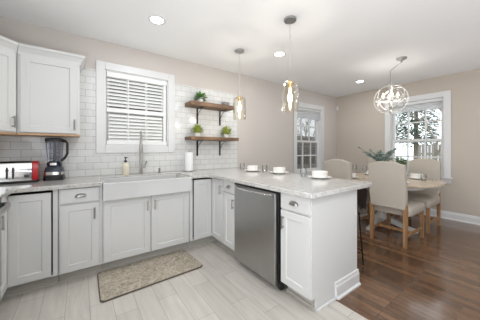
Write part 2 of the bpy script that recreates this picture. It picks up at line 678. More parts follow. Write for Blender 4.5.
w3 = sempty('window_3')
y0, y1, z0, z1 = W3
m = MB()
xa, xb = XR - .022, XR
m.box(xa, xb, y0 - .098, y0, z0, z1 + .1).box(xa, xb, y1, y1 + .098, z0, z1 + .1).box(xa, xb, y0, y1, z1, z1 + .1)
m.build('casing', M['trim'], w3, bevel=.004)
MB().box(XR - .06, XR + .055, y0 - .12, y1 + .12, z0 - .03, z0).build('sill', M['trim'], w3, bevel=.006)
MB().box(XR - .02, XR, y0 - .098, y1 + .098, z0 - .11, z0 - .03).build('apron', M['trim'], w3, bevel=.004)
j = MB()
j.box(XR, XR + TW, y0, y0 + .012, z0, z1).box(XR, XR + TW, y1 - .012, y1, z0, z1).box(XR, XR + TW, y0, y1, z1 - .012, z1)
j.build('jamb', M['trim'], w3)
sashes(w3, 'y', y0 + .012, y1 - .012, z0, z1 - .012, 1.395, XR + .055, 1, 3, 2, 2)


def baseboard(name, p0, p1, n, h=.135):
    """p0->p1 along the wall, n: unit normal into the room"""
    p0, p1, n = Vector(p0), Vector(p1), Vector(n)
    prof = [(0, 0), (.026, 0), (.026, .014), (.016, .024), (.016, h - .035), (.011, h - .022), (.009, h - .006), (.004, h), (0, h)]
    poly = [p0 + n * a + Vector((0, 0, b)) for a, b in prof]
    return struct(MB().extrude(poly, p1 - p0).build(name, M['trim']))


baseboard('baseboard_right', (XR, D, 0), (XR, YB, 0), (-1, 0, 0))
baseboard('baseboard_back', (2.3, D, 0), (XR, D, 0), (0, -1, 0))

# half wall that closes the dining side and the near end of the peninsula
PX0, PX1, PY = 1.375, 2.056, 1.034
struct(MB().box(1.99, PX1, PY, D - .002, 0, .874).build('wall_peninsula', M['cab']))
struct(MB().box(PX0 + .02, 1.989, PY, PY + .018, .105, .874).box(1.452, 1.989, PY, PY + .018, 0, .105).build('trim_3', M['cab']))
bm_ = MB()
prof = [(0, 0), (.030, 0), (.030, .012), (.016, .022), (.016, .10), (.011, .113), (.009, .13), (.004, .136), (0, .136)]
poly = [Vector((XF, PY - a, b)) for a, b in prof]
bm_.extrude(poly, (PX1 - XF + .012, 0, 0))
poly = [Vector((PX1 + a, PY - .0, b)) for a, b in prof]
bm_.extrude(poly[::-1], (0, D - PY - .03, 0))
struct(bm_.build('baseboard_peninsula', M['trim']))
struct(MB().box(1.452, XF, PY - .012, PY - .0005, 0, .022).build('trim_2', M['trim'], bevel=.004))


# ------------------------------------------------------------------ cabinets
Z = Vector((0, 0, 1))
F = D - .61


def shaker(O, U, N, w, h, rail=.058, t=.02, rec=.009):
    """recessed-panel door; O lower-left corner on the carcass plane, N outwards"""
    O, U, N = Vector(O), Vector(U), Vector(N)
    mb = MB()
    q = lambda a, b, c: O + U * a + Z * b + N * c

    def ring(i, c):
        return [q(i, i, c), q(w - i, i, c), q(w - i, h - i, c), q(i, h - i, c)]
    loops = [ring(0, 0), ring(0, t - .002), ring(.002, t), ring(rail, t), ring(rail + .006, t - rec)]
    vs = [p for l in loops for p in l]
    fs = []
    for k in range(len(loops) - 1):
        for i in range(4):
            a, b = k * 4 + i, k * 4 + (i + 1) % 4
            fs.append((a, b, b + 4, a + 4))
    e = (len(loops) - 1) * 4
    fs.append((e, e + 1, e + 2, e + 3))
    fs.append((3, 2, 1, 0))
    return mb.add(vs, fs)


def bar_pull(C, N, L=.105, along=Z):
    C, N, along = Vector(C), Vector(N), Vector(along)
    mb = MB()
    for s in (-1, 1):
        p = C + along * s * (L / 2 - .014)
        mb.cyl(p, p + N * .024, .0055, n=8)
    mb.cyl(C - along * L / 2 + N * .026, C + along * L / 2 + N * .026, .0065, n=8)
    return mb


def cup_pull(C, U, N, w=.088, h=.032, d=.026):
    C, U, N = Vector(C), Vector(U), Vector(N)
    mb = MB()
    A, B = 14, 6
    vs, fs = [], []
    for sc, dd in ((1.0, 0.0), (.86, 0.0)):
        for i in range(A + 1):
            a = PI * i / A
            for j in range(B + 1):
                b = PI / 2 * j / B
                # a: across, b: front to top
                x = -math.cos(a) * w / 2 * sc
                r = math.sin(a) ** 0.7
                vs.append(C + U * x + N * (r * math.cos(b) * d * sc + .001) + Z * (r * math.sin(b) * h * sc - h * .4))
    n = (A + 1) * (B + 1)
    for k in range(2):
        for i in range(A):
            for j in range(B):
                a = k * n + i * (B + 1) + j
                fq = (a, a + B + 1, a + B + 2, a + 1)
                fs.append(fq if k == 0 else fq[::-1])
    for i in range(A):
        a = i * (B + 1)
        fs.append((a, a + n, a + B + 1 + n, a + B + 1))
    mb.add(vs, fs)
    return mb


CT0 = .876     # underside of the granite


def base_cabinet(name, label, O, U, N, w, depth, doors=(), drawers=(), toe=True, body_top=CT0 - .001, group=None, toe_w=None):
    """O: left front floor corner (on the door-face plane), U along the front, N out"""
    O, U, N = Vector(O), Vector(U), Vector(N)
    e = thing(name, label, 'cabinet', O, group)
    t = .02
    MB().frame_box(O, U, Z, N, .001, w - .001, .105, body_top, -depth, -t).build('body', M['cab'], e, world=True)
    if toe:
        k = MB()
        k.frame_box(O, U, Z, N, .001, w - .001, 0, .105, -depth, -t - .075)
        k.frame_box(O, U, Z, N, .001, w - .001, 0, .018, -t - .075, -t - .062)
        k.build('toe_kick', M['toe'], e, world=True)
    for (a, b, c, d, ph) in doors:
        dr = shaker(O + U * a + Z * c - N * t, U, N, b - a, d - c).build('door', M['cab'], e, world=True)
        if ph:
            tag(bar_pull(O + U * ph[0] + Z * ph[1], N).build('handle', M['nickel'], dr, world=True, smooth=True), 'brushed nickel bar handle')
    for (a, b, c, d) in drawers:
        fr = MB().frame_box(O, U, Z, N, a, b, c, d, -t, 0).build('drawer', M['cab'], e, world=True, bevel=.003)
        tag(cup_pull(O + U * (a + b) / 2 + Z * ((c + d) / 2 - .002), U, N).build('cup_pull', M['nickel'], fr, world=True, smooth=True), 'brushed nickel cup pull')
    return e


X, Y = Vector((1, 0, 0)), Vector((0, 1, 0))
BD = .6
# drawer cabinet left of the sink
x0 = -.158
base_cabinet('base_cabinet', 'white base cabinet with one drawer over one door, left of the white sink', (x0, F, 0), X, -Y, .3335, BD,
             doors=[(.014, .308, .115, .722, (.268, .625))], drawers=[(.014, .308, .738, .868)])
# sink cabinet
x0 = .176
base_cabinet('sink_cabinet', 'wide white two-door cabinet right under the white apron sink', (x0, F, 0), X, -Y, .902, BD,
             doors=[(.012, .444, .115, .722, (.412, .625)), (.458, .888, .115, .722, (.490, .625))], body_top=.728)


def corner_cabinet(name, label, left):
    """L-shaped corner cabinet with a two-leaf folding door and a dark gap round it"""
    if left:
        cx, sgn = -.475, 1
        xa, xb = -.475, -.160           # along the sink wall
        wallx, yend = XL + .006, 2.196
    else:
        cx, sgn = 1.375, -1
        xa, xb = 1.080, 1.375
        wallx, yend = 1.985, 2.268
    e = thing(name, label, 'cabinet', (cx, F, 0))
    b = MB()
    zb, zt = .105, CT0 - .001
    # carcass walls set well back from the leaves, dark sheets paint the gap's shade
    if left:
        b.box(wallx, xb - .002, F + .09, D - .012, zb, zt).box(wallx, cx - .09, yend, F + .09, zb, zt)
        b.box(-.196, xb - .002, F + .02, F + .09, zb, zt)
        b.box(cx, -.196, F + .02, F + .09, zb, zb + .015)
    else:
        b.box(xa + .002, wallx, F + .09, D - .012, zb, zt).box(cx + .09, wallx, yend, F + .09, zb, zt)
        b.box(xa + .002, xa + .042, F + .02, F + .09, zb, zt)
        b.box(xa + .042, cx, F + .02, F + .09, zb, zb + .015)
        b.box(cx + .02, cx + .09, yend, F + .02, zb, zb + .015)
    b.build('body', M['cab'], e, world=True)
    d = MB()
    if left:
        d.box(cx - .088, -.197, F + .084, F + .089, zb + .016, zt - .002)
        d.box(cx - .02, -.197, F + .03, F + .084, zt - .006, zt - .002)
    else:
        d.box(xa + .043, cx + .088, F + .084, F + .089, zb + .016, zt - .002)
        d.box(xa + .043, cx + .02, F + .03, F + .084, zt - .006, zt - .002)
    d.build('gap_shade', M['cab_gap_shade'], e, world=True)
    if left:
        shaker((cx + .001, F + .02, .118), X, -Y, -.208 - cx, .732).build('door_leaf', M['cab'], e, world=True)
        lf = shaker((cx - .02, F - .30, .118), Y, X, .318, .742).build('door_leaf', M['cab'], e, world=True)
        tag(bar_pull((cx, F - .25, .70), X).build('handle', M['nickel'], lf, world=True, smooth=True), 'brushed nickel bar handle')
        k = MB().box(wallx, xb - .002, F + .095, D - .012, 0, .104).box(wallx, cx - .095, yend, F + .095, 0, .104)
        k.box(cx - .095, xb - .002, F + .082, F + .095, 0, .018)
    else:
        shaker((xa + .054, F + .02, .118), X, -Y, cx - xa - .055, .732).build('door_leaf', M['cab'], e, world=True)
        lf = shaker((cx + .02, F - .001, .118), -Y, -X, F - yend - .006, .742).build('door_leaf', M['cab'], e, world=True)
        tag(bar_pull((cx, 2.312, .742), -X).build('handle', M['nickel'], lf, world=True, smooth=True), 'brushed nickel bar handle')
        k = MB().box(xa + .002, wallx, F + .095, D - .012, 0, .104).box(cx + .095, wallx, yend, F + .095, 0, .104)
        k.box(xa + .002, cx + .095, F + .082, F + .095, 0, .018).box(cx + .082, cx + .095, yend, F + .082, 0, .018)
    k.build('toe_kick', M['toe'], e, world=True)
    return e


corner_cabinet('corner_cabinet', 'white corner cabinet with folding door below the toaster', True)
corner_cabinet('corner_cabinet', 'white corner cabinet with folding door between sink and peninsula', False)
# peninsula cabinets (front faces -x)
base_cabinet('base_cabinet', 'narrow white drawer and door cabinet just left of the dishwasher', (1.375, 2.264, 0), -Y, -X, .266, .6,
             doors=[(.008, .250, .115, .722, (.226, .625))], drawers=[(.008, .250, .738, .868)])
base_cabinet('base_cabinet', 'white drawer and door cabinet at the near end of the peninsula, right of dishwasher', (1.375, 1.340, 0), -Y, -X, .286, .6,
             doors=[(.010, .300, .115, .722, (.045, .625))], drawers=[(.010, .300, .738, .868)])

# upper cabinets
UB, UT = 1.362, 2.112
UF = D - .33


def crown(mb, p0, p1, n, z, ext0=(0, 0, 0), ext1=(0, 0, 0)):
    """sloped crown moulding along a front"""
    p0, p1, n = Vector(p0), Vector(p1), Vector(n)
    prof = [(0.0, -.012), (.008, -.012), (.012, .012), (.034, .046), (.044, .054), (.044, .078), (0.0, .078)]
    A = [p0 + n * a + Z * (z + b) + Vector(ext0) * a for a, b in prof]
    B = [p1 + n * a + Z * (z + b) + Vector(ext1) * a for a, b in prof]
    k = len(prof)
    mb.add(A + B, [tuple(range(k))[::-1], tuple(range(k, 2 * k))] + [(i, (i + 1) % k, (i + 1) % k + k, i + k) for i in range(k)])


ux0, ux1 = -.470, -.004
e = thing('upper_cabinet', 'white single-door upper cabinet on the tiled wall left of the window', 'cabinet', (ux0, D - .01, UB))
MB().box(ux0 + .002, ux1, UF + .02, D - .010, UB + .018, UT + .06).build('body', M['cab'], e, world=True)
MB().box(ux0 + .002, ux1, UF + .003, D - .010, UB, UB + .018).build('bottom_panel', M['cab_wood'], e, world=True)
dr = shaker((ux0 + .024, UF + .02, UB + .026), X, -Y, ux1 - ux0 - .045, UT - UB - .035).build('door', M['cab'], e, world=True)
tag(bar_pull((-.048, UF, 1.475), -Y).build('handle', M['nickel'], dr, world=True, smooth=True), 'brushed nickel bar handle')
c = MB()
crown(c, (ux0 + .002, UF + .02, 0), (ux1, UF + .02, 0), -Y, UT, (.414, 0, 0), (1, 0, 0))
crown(c, (ux1, UF + .02, 0), (ux1, D - .012, 0), X, UT, (0, -1, 0), (0, 0, 0))
c.build('crown_moulding', M['cab'], e, world=True)

# diagonal corner upper cabinet
e = thing('upper_cabinet', 'white diagonal corner upper cabinet at the left edge above the toaster', 'cabinet', (XL + .02, D - .02, UB))
P0, P1 = Vector((ux0 - .002, UF + .02, 0)), Vector((-.762, UF + .02 - (.762 + ux0 - .002), 0))
foot = [Vector((ux0 - .002, D - .010, 0)), P0, P1, Vector((XL + .006, P1.y, 0)), Vector((XL + .006, D - .010, 0))]
MB().extrude([p + Z * (UB + .018) for p in foot][::-1], (0, 0, UT + .06 - UB - .018)).build('body', M['cab'], e, world=True)
MB().extrude([p + Z * UB for p in foot][::-1], (0, 0, .018)).build('bottom_panel', M['cab_wood'], e, world=True)
Ud = (P0 - P1).normalized()
Nd = Vector((Ud.y, -Ud.x, 0))
wd = (P0 - P1).length
dr = shaker(P1 + Ud * .022 + Z * (UB + .026), Ud, Nd, wd - .040, UT - UB - .035).build('door', M['cab'], e, world=True)
tag(bar_pull(P1 + Ud * (wd - .047) + Nd * .02 + Z * 1.475, Nd).build('handle', M['nickel'], dr, world=True, smooth=True), 'brushed nickel bar handle')
c = MB()
crown(c, P1, P0, Nd, UT, tuple(-Ud * .0), tuple(Ud * -.41))
c.build('crown_moulding', M['cab'], e, world=True)

# ------------------------------------------------------------------ countertop
PXE, PYE, PXO = 1.325, .982, 2.264
ct = [(XL + .006, 2.198), (-.443, 2.198), (-.443, 2.494), (-.428, 2.509), (.174, 2.509), (.174, 2.952), (1.078, 2.952), (1.078, 2.509), (1.20, 2.509),
      (1.262, 2.498), (1.306, 2.466), (1.322, 2.41), (PXE, 2.34), (PXE, PYE + .03), (PXE + .009, PYE + .009), (PXE + .03, PYE),
      (PXO - .03, PYE), (PXO - .009, PYE + .009), (PXO, PYE + .03), (PXO, D - .010), (XL + .006, D - .010)]
o = MB().extrude([Vector((a, b, CT0)) for a, b in ct], (0, 0, .038)).build('countertop', M['granite'], bevel=.006, seg=3)
tag(o, 'speckled pale granite worktop running from corner to peninsula', 'countertop')

# ------------------------------------------------------------------ sink
e = thing('farmhouse_sink', 'white apron-front farmhouse sink under the blinds window', 'sink', (.627, 2.71, .735))
sx0, sx1, sy0, sy1, sz0, sz1 = .1765, 1.0755, 2.478, 2.946, .732, .900
m = MB()
w = .03
m.box(sx0, sx1, sy0, sy0 + .05, sz0, sz1)
m.box(sx0, sx0 + w, sy0 + .05, sy1, sz0, sz1).box(sx1 - w, sx1, sy0 + .05, sy1, sz0, sz1)
m.box(sx0 + w, sx1 - w, sy1 - w, sy1, sz0, sz1)
m.box(sx0 + w, sx1 - w, sy0 + .05, sy1 - w, sz0, sz0 + .02)
m.build('basin', M['fireclay'], e, world=True, bevel=.006, seg=3)
MB().cyl((.627, 2.72, sz0 + .0205), (.627, 2.72, sz0 + .025), .045, n=20).build('drain', M['chrome'], e, world=True, smooth=True)

# faucet
fx, fy, fz = .628, 3.035, .9145
e = thing('faucet', 'tall chrome pull-down faucet standing behind the white sink', 'faucet', (fx, fy, fz), rz=-.2)
m = MB()
m.lathe([(0, 0), (.028, 0), (.028, .008), (.019, .016), (.018, .30), (.0145, .305), (.0145, .33), (0, .33)], (0, 0, 0), 18)
m.build('body', M['nickel'], e, smooth=True)
arc = [(0, 0, .32), (0, 0, .44)] + [(0, -.075 + .075 * math.cos(a), .455 + .075 * math.sin(a)) for a in [PI * k / 10 for k in range(0, 11)]] + [(0, -.15, .40)]
MB().tube(arc, .0125, 12).build('spout', M['nickel'], e, smooth=True)
MB().lathe([(0, .27), (.017, .27), (.02, .29), (.017, .40), (.014, .41), (0, .41)], (0, -.15, 0), 16).build('spray_head', M['nickel'], e, smooth=True)
m = MB().cyl((0.01, 0, .095), (.05, 0, .095), .016, n=14).beam((.046, 0, .10), (.066, -.01, .165), .012, .012)
m.build('lever', M['nickel'], e, smooth=True)

o = MB().lathe([(0, 0), (.016, 0), (.016, .006), (.012, .01), (.012, .055), (.014, .062), (.008, .068), (0, .068)], (0, 0, 0), 16)
e = thing('air_gap', 'short chrome air gap cap behind the right side of the sink', 'fitting', (.855, 3.03, .9145))
o.build('cap', M['nickel'], e, smooth=True)

# soap bottle
e = thing('soap_bottle', 'cream soap bottle with black pump behind the sink', 'bottle', (.448, 3.01, .9145))
MB().lathe([(0, 0), (.036, 0), (.04, .006), (.04, .11), (.034, .13), (.015, .145), (.014, .155), (0, .155)], (0, 0, 0), 20).build('bottle_body', M['soap'], e, smooth=True)
m = MB().lathe([(0, .156), (.017, .156), (.017, .178), (.006, .182), (.006, .205), (.014, .207), (.014, .22), (0, .222)], (0, 0, 0), 14)
m.beam((0, 0, .214), (.012, -.045, .212), .01, .009)
m.build('pump', M['black'], e, smooth=True)

# paper towel roll
e = thing('paper_towel_roll', 'upright white paper towel roll right of the sink', 'paper towels', (1.265, 3.02, .9145))
MB().lathe([(.02, .012), (.060, .012), (.060, .27), (.02, .27), (.02, .012)], (0, 0, 0), 28).build('paper', M['paper'], e, smooth=True)
MB().lathe([(0, 0), (.065, 0), (.065, .008), (.007, .012), (.007, .285), (.011, .29), (0, .296)], (0, 0, 0), 20).build('holder', M['nickel'], e, smooth=True)

# ------------------------------------------------------------------ dishwasher
dy0, dy1 = 1.346, 1.992
e = thing('dishwasher', 'stainless steel dishwasher built into the white peninsula', 'dishwasher', (1.375, (dy0 + dy1) / 2, 0))
MB().box(1.378, 1.96, dy0 + .004, dy1 - .004, .10, CT0 - .004).build('body', M['black'], e, world=True)
MB().box(1.347, 1.378, dy0 + .022, dy1 - .006, .062, .852).build('door', M['steel'], e, world=True, bevel=.006, seg=3)
MB().box(1.352, 1.378, dy0 + .004, dy1 - .004, .853, CT0 - .005).build('control_strip', M['black'], e, world=True)
MB().box(1.43, 1.46, dy0 + .02, dy1 - .02, 0.0, .10).build('toe_panel', M['steel'], e, world=True)
MB().box(1.385, 1.43, dy0 - .008, dy0 + .03, 0.03, .095).build('hinge_foot', M['black'], e, world=True)
pts = []
for k in range(13):
    t = k / 12
    pts.append((1.344 - .045 * math.sin(PI * t) ** .6 - .002, dy1 - .075 - (dy1 - dy0 - .14) * t, .832))
MB().tube(pts, .011, 10).build('handle', M['chrome'], e, world=True, smooth=True)

# ------------------------------------------------------------------ range at the left edge
e = thing('range', 'stainless range oven at the left edge beside the corner cabinet', 'stove', (-.76, 1.81, 0))
ry0, ry1 = 1.435, 2.192
MB().box(XL + .03, -.47, ry0, ry1, .08, .905).build('body', M['steel'], e, world=True, bevel=.004)
MB().box(XL + .03, -.455, ry0, ry1, .906, .922).build('cooktop', M['black'], e, world=True, bevel=.003)
MB().box(-.469, -.435, ry0 + .004, ry1 - .004, .30, .80).build('oven_door', M['steel'], e, world=True, bevel=.01, seg=3)
MB().box(-.469, -.440, ry0 + .004, ry1 - .004, .10, .29).build('drawer', M['steel'], e, world=True, bevel=.01, seg=3)
MB().box(XL + .06, -.52, ry0 + .02, ry1 - .02, 0, .08).build('toe_panel', M['black'], e, world=True)
pts = [(-.436, 2.165, .852), (-.418, 2.160, .855), (-.398, 2.13, .858), (-.385, 2.05, .858), (-.38, 1.81, .858), (-.385, 1.57, .858), (-.398, 1.49, .858), (-.436, 1.46, .852)]
hb = MB().tube(pts, .017, 10).build('handle', M['steel'], e, world=True, smooth=True)
MB().box(-.469, -.437, ry0 + .004, ry1 - .004, .812, .902).build('control_panel', M['black'], e, world=True, bevel=.004)

# ------------------------------------------------------------------ toaster
e = thing('toaster', 'long chrome toaster with red ends on the left worktop', 'toaster', (-.520, 2.945, .9145), rz=math.radians(1))
L, Dp, Ht = .38, .17, .2


def toaster_profile(x, inset):
    a, h = Dp / 2 - inset, Ht - inset
    pr = [(-a, .022), (-a, .10), (-a * .93, h * .78), (-a * .78, h * .94), (-a * .5, h), (a * .5, h), (a * .78, h * .94), (a * .93, h * .78), (a, .10), (a, .022)]
    return [Vector((x, p, q)) for p, q in pr]


MB().extrude(toaster_profile(-L / 2 + .045, .004), (L - .09, 0, 0)).build('body', M['chrome'], e, smooth=True)
for s in (-1, 1):
    MB().extrude(toaster_profile(s * (L / 2 - .0235) - .0225, 0), (.045, 0, 0)).build('end_cap', M['red'], e, bevel=.006, seg=3)['label'] = 'glossy red toaster end'
MB().box(-L / 2 + .004, L / 2 - .004, -Dp / 2 - .003, Dp / 2 + .003, 0, .022).build('base', M['black'], e, bevel=.005)
for s in (-.02, 0.02):
    MB().box(s - .006, s + .006, -Dp / 2 - .008, -Dp / 2 + .004, .045, .15).build('lever_slot', M['steel_dark'], e, bevel=.002)
    MB().box(s - .009, s + .009, -Dp / 2 - .018, -Dp / 2 - .008, .12, .13).build('lever', M['steel_dark'], e, bevel=.003)
for s in (-.11, .11):
    MB().cyl((s, -Dp / 2 - .02, .065), (s, -Dp / 2 + .004, .065), .016, n=16).build('dial', M['steel_dark'], e, smooth=True)
MB().box(-L / 2 + .05, L / 2 - .05, -.045, -.02, Ht - .003, Ht + .0005).box(-L / 2 + .05, L / 2 - .05, .02, .045, Ht - .003, Ht + .0005).build('bread_slot', M['black'], e)

# ------------------------------------------------------------------ blender
e = thing('blender', 'dark blender with tall clear jug under the upper cabinet', 'blender', (-.214, 2.99, .9145), rz=math.radians(-8))


def rrect(w, d, z, r=.03, n=4):
    pts = []
    for cx, cy, a0 in ((w / 2 - r, d / 2 - r, 0), (-w / 2 + r, d / 2 - r, PI / 2), (-w / 2 + r, -d / 2 + r, PI), (w / 2 - r, -d / 2 + r, 1.5 * PI)):
        for k in range(n + 1):
            a = a0 + PI / 2 * k / n
            pts.append(Vector((cx + r * math.cos(a), cy + r * math.sin(a), z)))
    return pts


def loft(mb, loops, cap=True):
    k = len(loops[0])
    vs = [p for l in loops for p in l]
    fs = []
    for a in range(len(loops) - 1):
        for i in range(k):
            fs.append((a * k + i, a * k + (i + 1) % k, (a + 1) * k + (i + 1) % k, (a + 1) * k + i))
    if cap:
        fs.append(tuple(range(k))[::-1])
        fs.append(tuple((len(loops) - 1) * k + i for i in range(k)))
    return mb.add(vs, fs)


loft(MB(), [rrect(.195, .19, 0), rrect(.20, .195, .012), rrect(.19, .185, .05), rrect(.188, .183, .056)]).build('base', M['black'], e, smooth=True)
loft(MB(), [rrect(.188, .183, .056), rrect(.186, .18, .085)]).build('silver_band', M['chrome'], e, smooth=True)['label'] = 'silver band round the blender base'
loft(MB(), [rrect(.184, .178, .085), rrect(.17, .16, .125), rrect(.15, .145, .135)]).build('upper_base', M['navy'], e, smooth=True)
loft(MB(), [rrect(.14, .135, .135), rrect(.142, .138, .18), rrect(.165, .16, .40)]).build('jug', M['glass_smoke'], e, smooth=True)
loft(MB(), [rrect(.137, .132, .136), rrect(.139, .134, .175), rrect(.10, .10, .19)]).build('jug_foot', M['navy'], e, smooth=True)
m = loft(MB(), [rrect(.172, .168, .395), rrect(.174, .17, .418), rrect(.15, .14, .428)])
m.build('lid', M['black'], e, smooth=True)
m = MB().cyl((0, 0, .19), (0, 0, .40), .016, .012, n=10)
for zz, r in ((.22, .05), (.27, .045), (.33, .04)):
    m.beam((-r, -.01, zz), (r, .01, zz + .012), .018, .004)
m.build('blade_shaft', M['steel_dark'], e, smooth=True)
hp = [(.075, -.02, .405), (.115, -.02, .40), (.135, -.02, .375), (.135, -.02, .27), (.11, -.02, .225), (.07, -.02, .195)]
MB().tube(hp, .014, 10).build('jug_handle', M['black'], e, smooth=True)
MB().box(-.035, .035, -.0725, -.066, .15, .178).build('badge', M['chrome'], e, bevel=.003)

e.scale = (.80, .80, 1.0)

# ------------------------------------------------------------------ blind over the sink window
e = thing('window_blind', 'white slatted blind hanging in the window over the sink', 'blind', (.625, D + .02, 2.17))
bx0, bx1 = W1[0] + .016, W1[1] - .016
MB().box(bx0, bx1, D - .012, D + .045, 2.118, 2.180).build('valance', M['blind'], e, world=True, bevel=.004)
m = MB()
zz = 2.090
ang = math.radians(-50)
while zz > 1.338:
    dy, dz = .0245 * math.cos(ang), .0245 * math.sin(ang)
    yc = D + .022
    xa, xb = (bx0 + .004, bx1 - .045) if zz > 1.72 else (bx0 + .022, bx1 - .055)
    if not 1.685 < zz < 1.745:
        a = [Vector((xa, yc - dy, zz + dz)), Vector((xa, yc, zz + .002)), Vector((xa, yc + dy, zz - dz)),
             Vector((xa, yc + dy, zz - dz - .003)), Vector((xa, yc, zz - .001)), Vector((xa, yc - dy, zz + dz - .003))]
        m.extrude(a, (xb - xa, 0, 0))
    zz -= .0438
m.build('slats', M['blind'], e, world=True)
MB().box(bx0, bx1 - .03, D + .0, D + .040, 1.688, 1.742).build('middle_rail', M['blind'], e, world=True, bevel=.004)
MB().box(bx0, bx1, D - .004, D + .040, 1.288, 1.335).build('bottom_rail', M['blind'], e, world=True, bevel=.004)
for k in (.33, .62):
    xx = bx0 + (bx1 - bx0) * k
    MB().box(xx - .0065, xx + .0065, D - .004, D - .002, 1.335, 2.118).build('ladder_tape', M['blind'], e, world=True)
MB().box(bx1 - .042, bx1 - .004, D + .012, D + .03, 1.335, 2.118).build('side_strip', M['blind'], e, world=True)

# raised shades in the dining windows
e = thing('fabric_blind', 'pale fabric shade raised at the top of the narrow-looking window on the sink wall', 'shade', ((W2[0] + W2[1]) / 2, D + .03, 2.1))
MB().box(W2[0] + .014, W2[1] - .014, D + .005, D + .05, 2.085, 2.126).build('headrail', M['trim'], e, world=True, bevel=.004)
m = MB()
zz = [1.905 + .0175 * k for k in range(11)]
dp = [D + (.012 if k % 2 else .030) for k in range(11)]
m.add([(x, a, z) for z, a in zip(zz, dp) for x in (W2[0] + .018, W2[1] - .018)], [(2 * k, 2 * k + 1, 2 * k + 3, 2 * k + 2) for k in range(10)])
m.build('folded_fabric', M['shade'], e, world=True)
e = thing('fabric_blind', 'white shade raised at the top of the window behind the dining table', 'shade', (XR + .03, (W3[0] + W3[1]) / 2, 2.12))
MB().box(XR + .005, XR + .05, W3[0] + .014, W3[1] - .014, 2.10, 2.146).build('headrail', M['trim'], e, world=True, bevel=.004)
m = MB()
zz = [1.965 + .017 * k for k in range(9)]
dp = [XR + (.012 if k % 2 else .030) for k in range(9)]
m.add([(a, y, z) for z, a in zip(zz, dp) for y in (W3[0] + .018, W3[1] - .018)], [(2 * k + 2, 2 * k + 3, 2 * k + 1, 2 * k) for k in range(8)])
m.build('folded_fabric', M['shade'], e, world=True)

# ------------------------------------------------------------------ rug
e = thing('kitchen_rug', 'long beige patterned kitchen mat on the tile before the sink', 'rug', (.60, 2.35, 0))
ro = [Vector((x, y, .001)) for x, y in [(.150, 2.085), (1.025, 2.115), (1.050, 2.14), (1.022, 2.60), (1.0, 2.625), (.16, 2.61), (.135, 2.585), (.128, 2.11)]]
ro = [Vector((x, min(y, 2.61), .001)) for x, y, _ in [(v.x, v.y, 0) for v in ro]]
MB().extrude(ro, (0, 0, .011)).build('edge', M['rug_edge'], e, world=True, bevel=.003)
cxr, cyr = .59, 2.35
MB().extrude([Vector((cxr + (p.x - cxr) * .985, cyr + (p.y - cyr) * .97, .0122)) for p in ro], (0, 0, .002)).build('mat_top', M['rug'], e, world=True)

# ------------------------------------------------------------------ shelves
SY = D - .25


def shelf(label, xa, xb, z0, z1):
    e = thing('wall_shelf', label, 'shelf', ((xa + xb) / 2, D, z0), 'rustic wood shelves on iron brackets')
    MB().box(xa, xb, SY, D - .010, z0, z1).build('board', M['slab'], e, world=True, bevel=.004)
    for x in (1.451, 1.848):
        m = MB()
        m.box(x - .013, x + .013, D - .0145, D - .0085, z0 - .235, z0 - .001)
        m.box(x - .013, x + .013, SY + .03, D - .0145, z0 - .007, z0 - .001)
        pts = [(x, SY + .06, z0 - .006), (x, D - .09, z0 - .05), (x, D - .013, z0 - .14)]
        m.tube(pts, .0035, 6)
        m.build('bracket', M['iron'], e, world=True)
    return e


shelf('upper of the two brown wood shelves on black iron brackets', 1.250, 1.975, 1.850, 1.908)
shelf('lower of the two brown wood shelves on black iron brackets', 1.250, 2.060, 1.362, 1.410)


def potted(name, label, loc, kind):
    e = thing(name, label, 'plant', loc, 'small potted plants on the wooden shelves')
    r, h = .043, .058
    MB().lathe([(0, 0), (r * .8, 0), (r, h), (r * .9, h), (r * .85, h - .008), (0, h - .008)], (0, 0, 0), 20).build('pot', M['pot'], e, smooth=True)
    m = MB()
    if kind == 'leafy':
        for k in range(70):
            a = random.uniform(0, 2 * PI)
            el = random.uniform(-.35, 1.2)
            d = Vector((math.cos(a) * math.cos(el), math.sin(a) * math.cos(el), math.sin(el)))
            s = Vector((0, 0, h - .01)) + Vector((d.x * .035, d.y * .035, .028 + d.z * .03))
            m.leaf(s, d + Vector((0, 0, -.15)), (0, 0, 1), random.uniform(.055, .085), random.uniform(.034, .05))
        m.build('foliage', M['leaf'], e)
    else:
        for k in range(320):
            a = random.uniform(0, 2 * PI)
            el = math.asin(random.uniform(-.55, 1))
            d = Vector((math.cos(a) * math.cos(el), math.sin(a) * math.cos(el), math.sin(el)))
            R = random.uniform(.5, 1) * .08
            s = Vector((0, 0, h + .035)) + d * R
            m.leaf(s, d + Vector((random.uniform(-.6, .6), random.uniform(-.6, .6), random.uniform(-.2, .6))), (0, 0, 1), .028, .015)
        m.ball((0, 0, h + .035), .052, .052, .05)
        m.build('foliage', M['lime'], e)
    return e


potted('potted_plant', 'dark green leafy plant in white pot on the upper shelf', (1.45, 3.03, 1.9085), 'leafy')
potted('potted_plant', 'round lime green plant in white pot, left on the lower shelf', (1.40, 3.03, 1.4105), 'lime')
potted('potted_plant', 'round lime green plant in white pot, right on the lower shelf', (1.90, 3.03, 1.4105), 'lime')
e = thing('stoneware_bowl', 'small grey bowl on the right end of the upper shelf', 'bowl', (1.885, 3.03, 1.9085))
MB().lathe([(0, 0), (.045, 0), (.062, .02), (.064, .062), (.058, .064), (.056, .02), (.04, .008), (0, .008)], (0, 0, 0), 24).build('bowl', M['grey_bowl'], e, smooth=True)


# ------------------------------------------------------------------ lamps
def light(name, kind, loc, watt, parent=None, color=(1, .93, .84), size=.1, rot=None, spread=None):
    d = bpy.data.lights.new(name, kind)
    d.energy = watt
    d.color = color
    if kind == 'AREA':
        d.shape = 'DISK'
        d.size = size
        if spread:
            d.spread = spread
    else:
        d.shadow_soft_size = size
    o = bpy.data.objects.new(name, d)
    o.location = loc
    if parent:
        o.parent = parent
    COL.objects.link(o)
    return o


